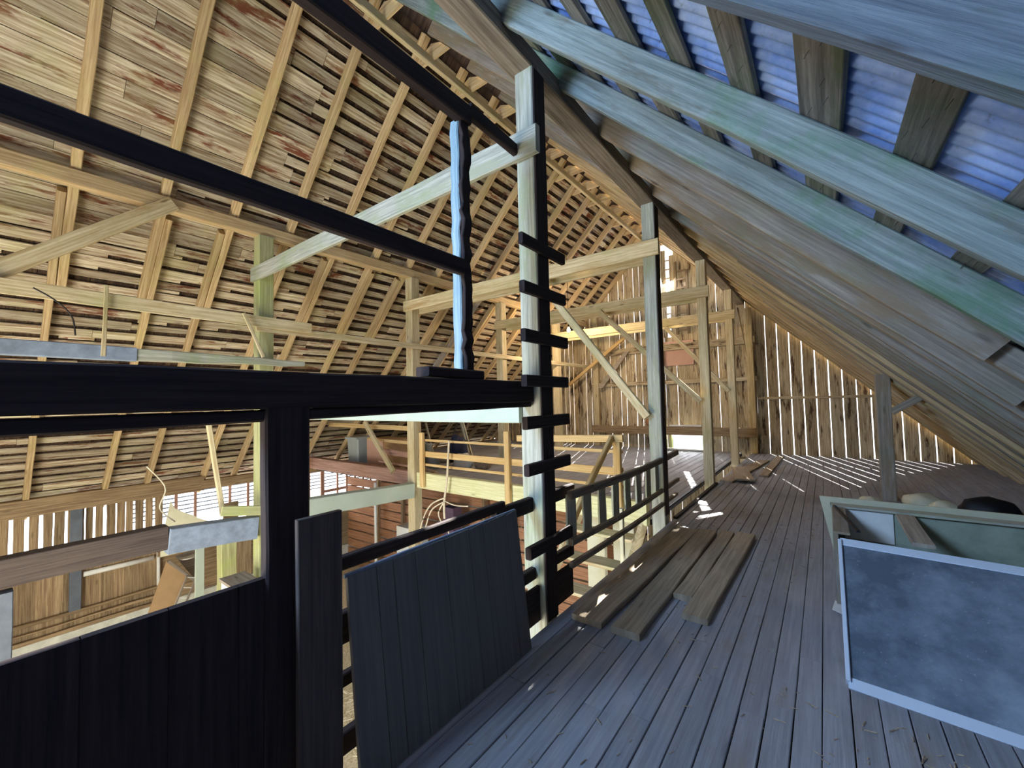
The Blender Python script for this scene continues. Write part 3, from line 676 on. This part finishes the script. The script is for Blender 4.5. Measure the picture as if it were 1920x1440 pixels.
for dx in (0, .5): MB().beam((-10.2+dx, 9.8, 0), (-10.0+dx, 10.3, 1.4), .05, .06).build('ladder_rail', 'rail', la)
for k in range(4):
    q = .2+.22*k; MB().beam((-10.2+.2*q, 9.8+.5*q, 1.4*q), (-9.7+.2*q, 9.8+.5*q, 1.4*q), .05, .03).build('rung', 'rail', la)
for j, (x, y) in enumerate(((-8.9, 9.4), (-8.0, 8.6), (-9.4, 8.4))):
    timber('leaning_stick', (x, y, 0), (x-.5, y+.1, 1.15), .04, .08, 'cream', '%s pale stick propped under the low roof at the back of the loft' % ['rear', 'right hand', 'left hand'][j], 'stick')
# rope
rp = thing('hanging_rope', (-5.45, 5.2, -1.0), 'cream knotted rope hanging from the pine railing', 'rope')
def curve(pts, n=8):
    out = []
    P = [Vector(p) for p in pts]; P = [P[0]]+P+[P[-1]]
    for i in range(1, len(P)-2):
        for k in range(n):
            t_ = k/n; a, b, c, d = P[i-1:i+3]
            out.append(.5*((2*b)+(c-a)*t_+(2*a-5*b+4*c-d)*t_*t_+(3*b-a-3*c+d)*t_**3))
    out.append(P[-2]); return out
MB().tube(curve([(-5.4, 5.2, .9), (-5.43, 5.2, .6), (-5.47, 5.2, .2), (-5.53, 5.18, -.2), (-5.53, 5.18, -.5)]), .02, 6).build('rope_strand', 'rope', rp, smooth=True)
MB().tube(curve([(-5.5, 5.17, -.12), (-5.8, 5.15, -.25), (-6.0, 5.15, -.45), (-6.15, 5.15, -.75), (-6.25, 5.15, -1.0)]), .014, 6).build('rope_strand', 'rope', rp, smooth=True)
MB().tube(curve([(-5.55, 5.2, -.2), (-5.85, 5.17, -.38), (-6.02, 5.17, -.7), (-6.1, 5.17, -.95)]), .014, 6).build('rope_strand', 'rope', rp, smooth=True)
MB().tube(curve([(-5.52, 5.16, -.2), (-5.66, 5.16, -.4), (-5.6, 5.16, -.55), (-5.5, 5.16, -.6), (-5.4, 5.16, -.75), (-5.45, 5.16, -1.0)]), .014, 6).build('rope_strand', 'rope', rp, smooth=True)
MB().tube(curve([(-5.5, 5.17, -.18), (-5.25, 5.17, -.22), (-4.95, 5.19, -.2)]), .01, 6).build('rope_strand', 'rope', rp, smooth=True)
# bulb
bl = thing('light_bulb', (-5.35, 9.6, 3.35), 'bare glowing warm bulb hanging from the roof frame', 'light bulb')
MB().lathe((-5.35, 9.6, 3.45), [(.01, -.07), (.035, -.05), (.045, -.01), (.03, .04), (.018, .07)], 16).build('glass_globe', 'bulb', bl, smooth=True)
MB().lathe((-5.35, 9.6, 3.52), [(.02, 0), (.024, .03), (.02, .06)], 12).build('socket', 'black', bl, smooth=True)
MB().tube([(-5.35, 9.6, 3.57), (-5.35, 9.6, 5.4)], .006, 5).build('cord', 'black', bl)
pl = bpy.data.lights.new('bulb_light', 'POINT'); pl.energy = 185; pl.color = (1, .76, .52); pl.shadow_soft_size = .06
po = bpy.data.objects.new('bulb_light', pl); C.objects.link(po); po.location = (-5.35, 9.6, 3.3)

# ---------------------------------------------------------------- right side of the loft
timber('timber_post', (.7, 8.25, 0), (.7, 8.25, 1.86), .17, .15, 'rafterpurl', 'short grey brown post propping the low right roof', 'post')
timber('diagonal_brace', (.78, 8.2, 1.3), (1.25, 8.15, 1.62), .05, .1, 'rafterpurl', 'small brace from the short grey brown post to the roof', 'brace')
def crate():
    z = .56; x0, x1, ya, yb = .02, 1.9, 3.95, 4.88
    b_ = thing('feed_bin', (1.0, 4.4, 0), 'large open wooden bin with a pale green lining behind the framed pane', 'bin')
    MB().box((x0-.01, ya, 0), (x0+.02, yb, z-.02), .3, 1).build('side_board', 'rafterpurl', b_)
    MB().box((x1-.03, ya, 0), (x1, yb, .5), .3, 1).build('side_board', 'rafterpurl', b_)
    MB().box((x0, ya, 0), (x1, ya+.03, z-.14), .4).build('front_board', 'rafterpurl', b_)
    MB().box((x0, yb-.03, 0), (x1, yb, z), .4).build('back_board', 'greenboard', b_)
    MB().beam((x0-.02, yb-.02, z), (x1+.1, yb-.02, z), .13, .025).build('rim_board', 'framegrey', b_)
    MB().beam((x0+.04, ya-.0, z-.01), (x0+.04, yb-.08, z-.01), .1, .02).build('rim_board', 'rafterpurl', b_)
    MB().beam((.5, ya, z-.02), (.5, yb-.08, z-.02), .12, .03).build('divider', 'rafterpurl', b_)
    MB().box((.1, yb-.05, .28), (.43, yb-.035, z-.02), .5).build('lining_panel', 'white', b_)
    MB().box((.1, ya+.05, .24), (.43, yb-.05, .27), .5).build('lining_panel', 'white', b_)
    MB().box((x0+.03, ya+.03, .02), (x1-.03, yb-.03, .05), .5).build('bin_floor', 'greenboard', b_)
    MB().beam((.03, 4.78, z+.01), (.16, 3.98, z+.01), .02, .015).build('metal_strip', 'black', b_)
crate()
MB().prism([(.02, 5.15, .0), (1.9, 5.15, .0), (1.9, 5.02, .6), (-.08, 5.02, .6)], (0, .02, 0), uvf=lambda p: (p.x, p.z)).build('leaning_sheet', 'cream', None, 'cream sheet standing behind the wooden bin', 'sheet')
# framed pane leaning on the bin
fp = thing('framed_pane', (.6, 3.3, 0), 'large dusty glass pane in a pale aluminium frame leaning on the bin', 'window pane')
B0 = Vector((.04, 2.93, .012)); B1 = Vector((1.75, 2.78, .012)); T0 = Vector((.045, 3.72, .55)); T1 = T0+(B1-B0)
ex = (B1-B0).normalized(); ey = (T0-B0).normalized(); ez = ex.cross(ey).normalized()
for nme, a, b in (('frame_bar', B0, B1), ('frame_bar', T0, T1), ('frame_bar', B0, T0), ('frame_bar', B1, T1)):
    MB().beam(a, b, .022, .06, ex.cross((b-a).normalized()) if abs((b-a).normalized().dot(ex)) < .5 else ey, 0, 1, .003).build(nme, 'alu', fp)
MB().prism([B0, B1, T1, T0], ez*.006).build('glass', 'glass', fp)
# loose planks
PL = [((-1.41, 2.66, .018), (-1.36, 5.15, .018), .24, 'wide loose plank lying nearest the kick board, left side of the pile'),
      ((-1.13, 2.67, .018), (-1.14, 5.2, .018), .2, 'loose plank reaching furthest towards the camera, middle of the pile'),
      ((-.95, 3.4, .018), (-.945, 5.25, .018), .14, 'shorter loose plank set back between its two neighbours'),
      ((-.80, 3.12, .018), (-.765, 5.3, .018), .18, 'loose plank with a dark ragged right edge, right side of the pile')]
for a, b, w_, lab in PL: timber('loose_plank', (a[0], a[1], .024), (b[0], b[1], .024), w_, .045, 'plank', lab, 'plank', 'loose planks on the floor', jit=.005)
for j, (a, b, w_) in enumerate((((-1.5, 8.4, .02), (-1.2, 11.5, .02), .22), ((-1.2, 8.5, .058), (-1.5, 9.9, .058), .3), ((-1.0, 9.3, .02), (-.95, 12.4, .02), .15))):
    timber('loose_plank', a, b, w_, .035, 'plank', ['long lifted floor plank beside the third right post', 'wide floor plank lying askew by the third right post', 'narrow floor plank towards the far gable'][j], 'plank')
timber('floor_curb', (-1.62, 5.6, .015), (-1.62, 8.2, .015), .05, .03, 'darkbeam', 'dark curb strip in the floor between the second and third right posts', 'strip')
# debris under the low eave
random.seed(21)
for j, (x, y, sx, sy, sz, mt, lab) in enumerate(((1.5, 7.35, .26, .16, .2, 'black', 'dark crumpled cloth heap behind the bin'), (1.02, 7.95, .2, .16, .12, 'cream', 'pale debris heap at the foot of the short post'), (2.0, 7.0, .35, .3, .12, 'dust', 'grey rubbish heap under the low eave'), (1.16, 7.55, .14, .12, .12, 'cream', 'small pale rag pile behind the cream sheet'), (.45, 7.7, .13, .1, .08, 'cream', 'little pale rubble heap left of the short post'))):
    sack('debris_heap', (x, y, 0), sx, sy, sz, mt, lab, 'debris')
lt = MB()
for _ in range(420):
    x = random.uniform(-1.4, .8); y = random.uniform(1.2, 6.5 if x < -.1 else 2.7); q = random.uniform(.003, .010)
    a = random.uniform(0, 3.14); d = Vector((math.cos(a), math.sin(a), 0))*q*random.uniform(1, 3)
    lt.tube([Vector((x, y, .004))-d, Vector((x, y, .006))+d], q*.35, 4)
lt.build('floor_litter', 'carpet', None, 'tiny pale scraps and straw scattered over the loft boards', 'litter', None, 'stuff')
MB().prism([(-.02, 3.85, .01), (.05, 3.8, .01), (.06, 3.95, .02), (0, 4.0, .02)], (0, 0, .004)).build('paper_scrap', 'white', None, 'white scrap of paper beside the corner of the framed pane', 'paper')
stw = MB()
for _ in range(1400):
    x = random.uniform(-6.3, -2.0); y = random.uniform(1.0, 6.2); a = random.uniform(0, 3.14); d = Vector((math.cos(a), math.sin(a), random.uniform(-.1, .1)))*random.uniform(.04, .1)
    p = Vector((x, y, GZ+.02+random.uniform(0, .03))); stw.tube([p-d, p+d], .005, 3, random.random())
stw.build('loose_straw', 'rope', None, 'loose straw scattered over the ground below', 'straw', None, 'stuff')
# webs / twine strands hanging from the roof
for j, (pts, lab) in enumerate(((((-6.3, .35, 2.85), (-6.3, .5, 2.75), (-6.3, .62, 2.6), (-6.3, .65, 2.4)), 'dark wire hanging off the left rail at the photo edge'),
                                (((-6.6, 1.3, .9), (-6.7, 1.5, .6), (-6.7, 1.45, .35), (-6.7, 1.6, .15)), 'thin twine dangling over the brown beam on the left'),
                                (((-8.6, 3.6, 1.2), (-8.7, 3.7, .9), (-8.6, 3.65, .6)), 'thin cord hanging from the lower left roof'))):
    MB().tube(curve(pts), .008, 5).build('hanging_twine', 'wire' if j == 0 else 'rope', None, lab, 'twine', smooth=True)
for o in list(C.objects):
    if '_base' in o: del o['_base']
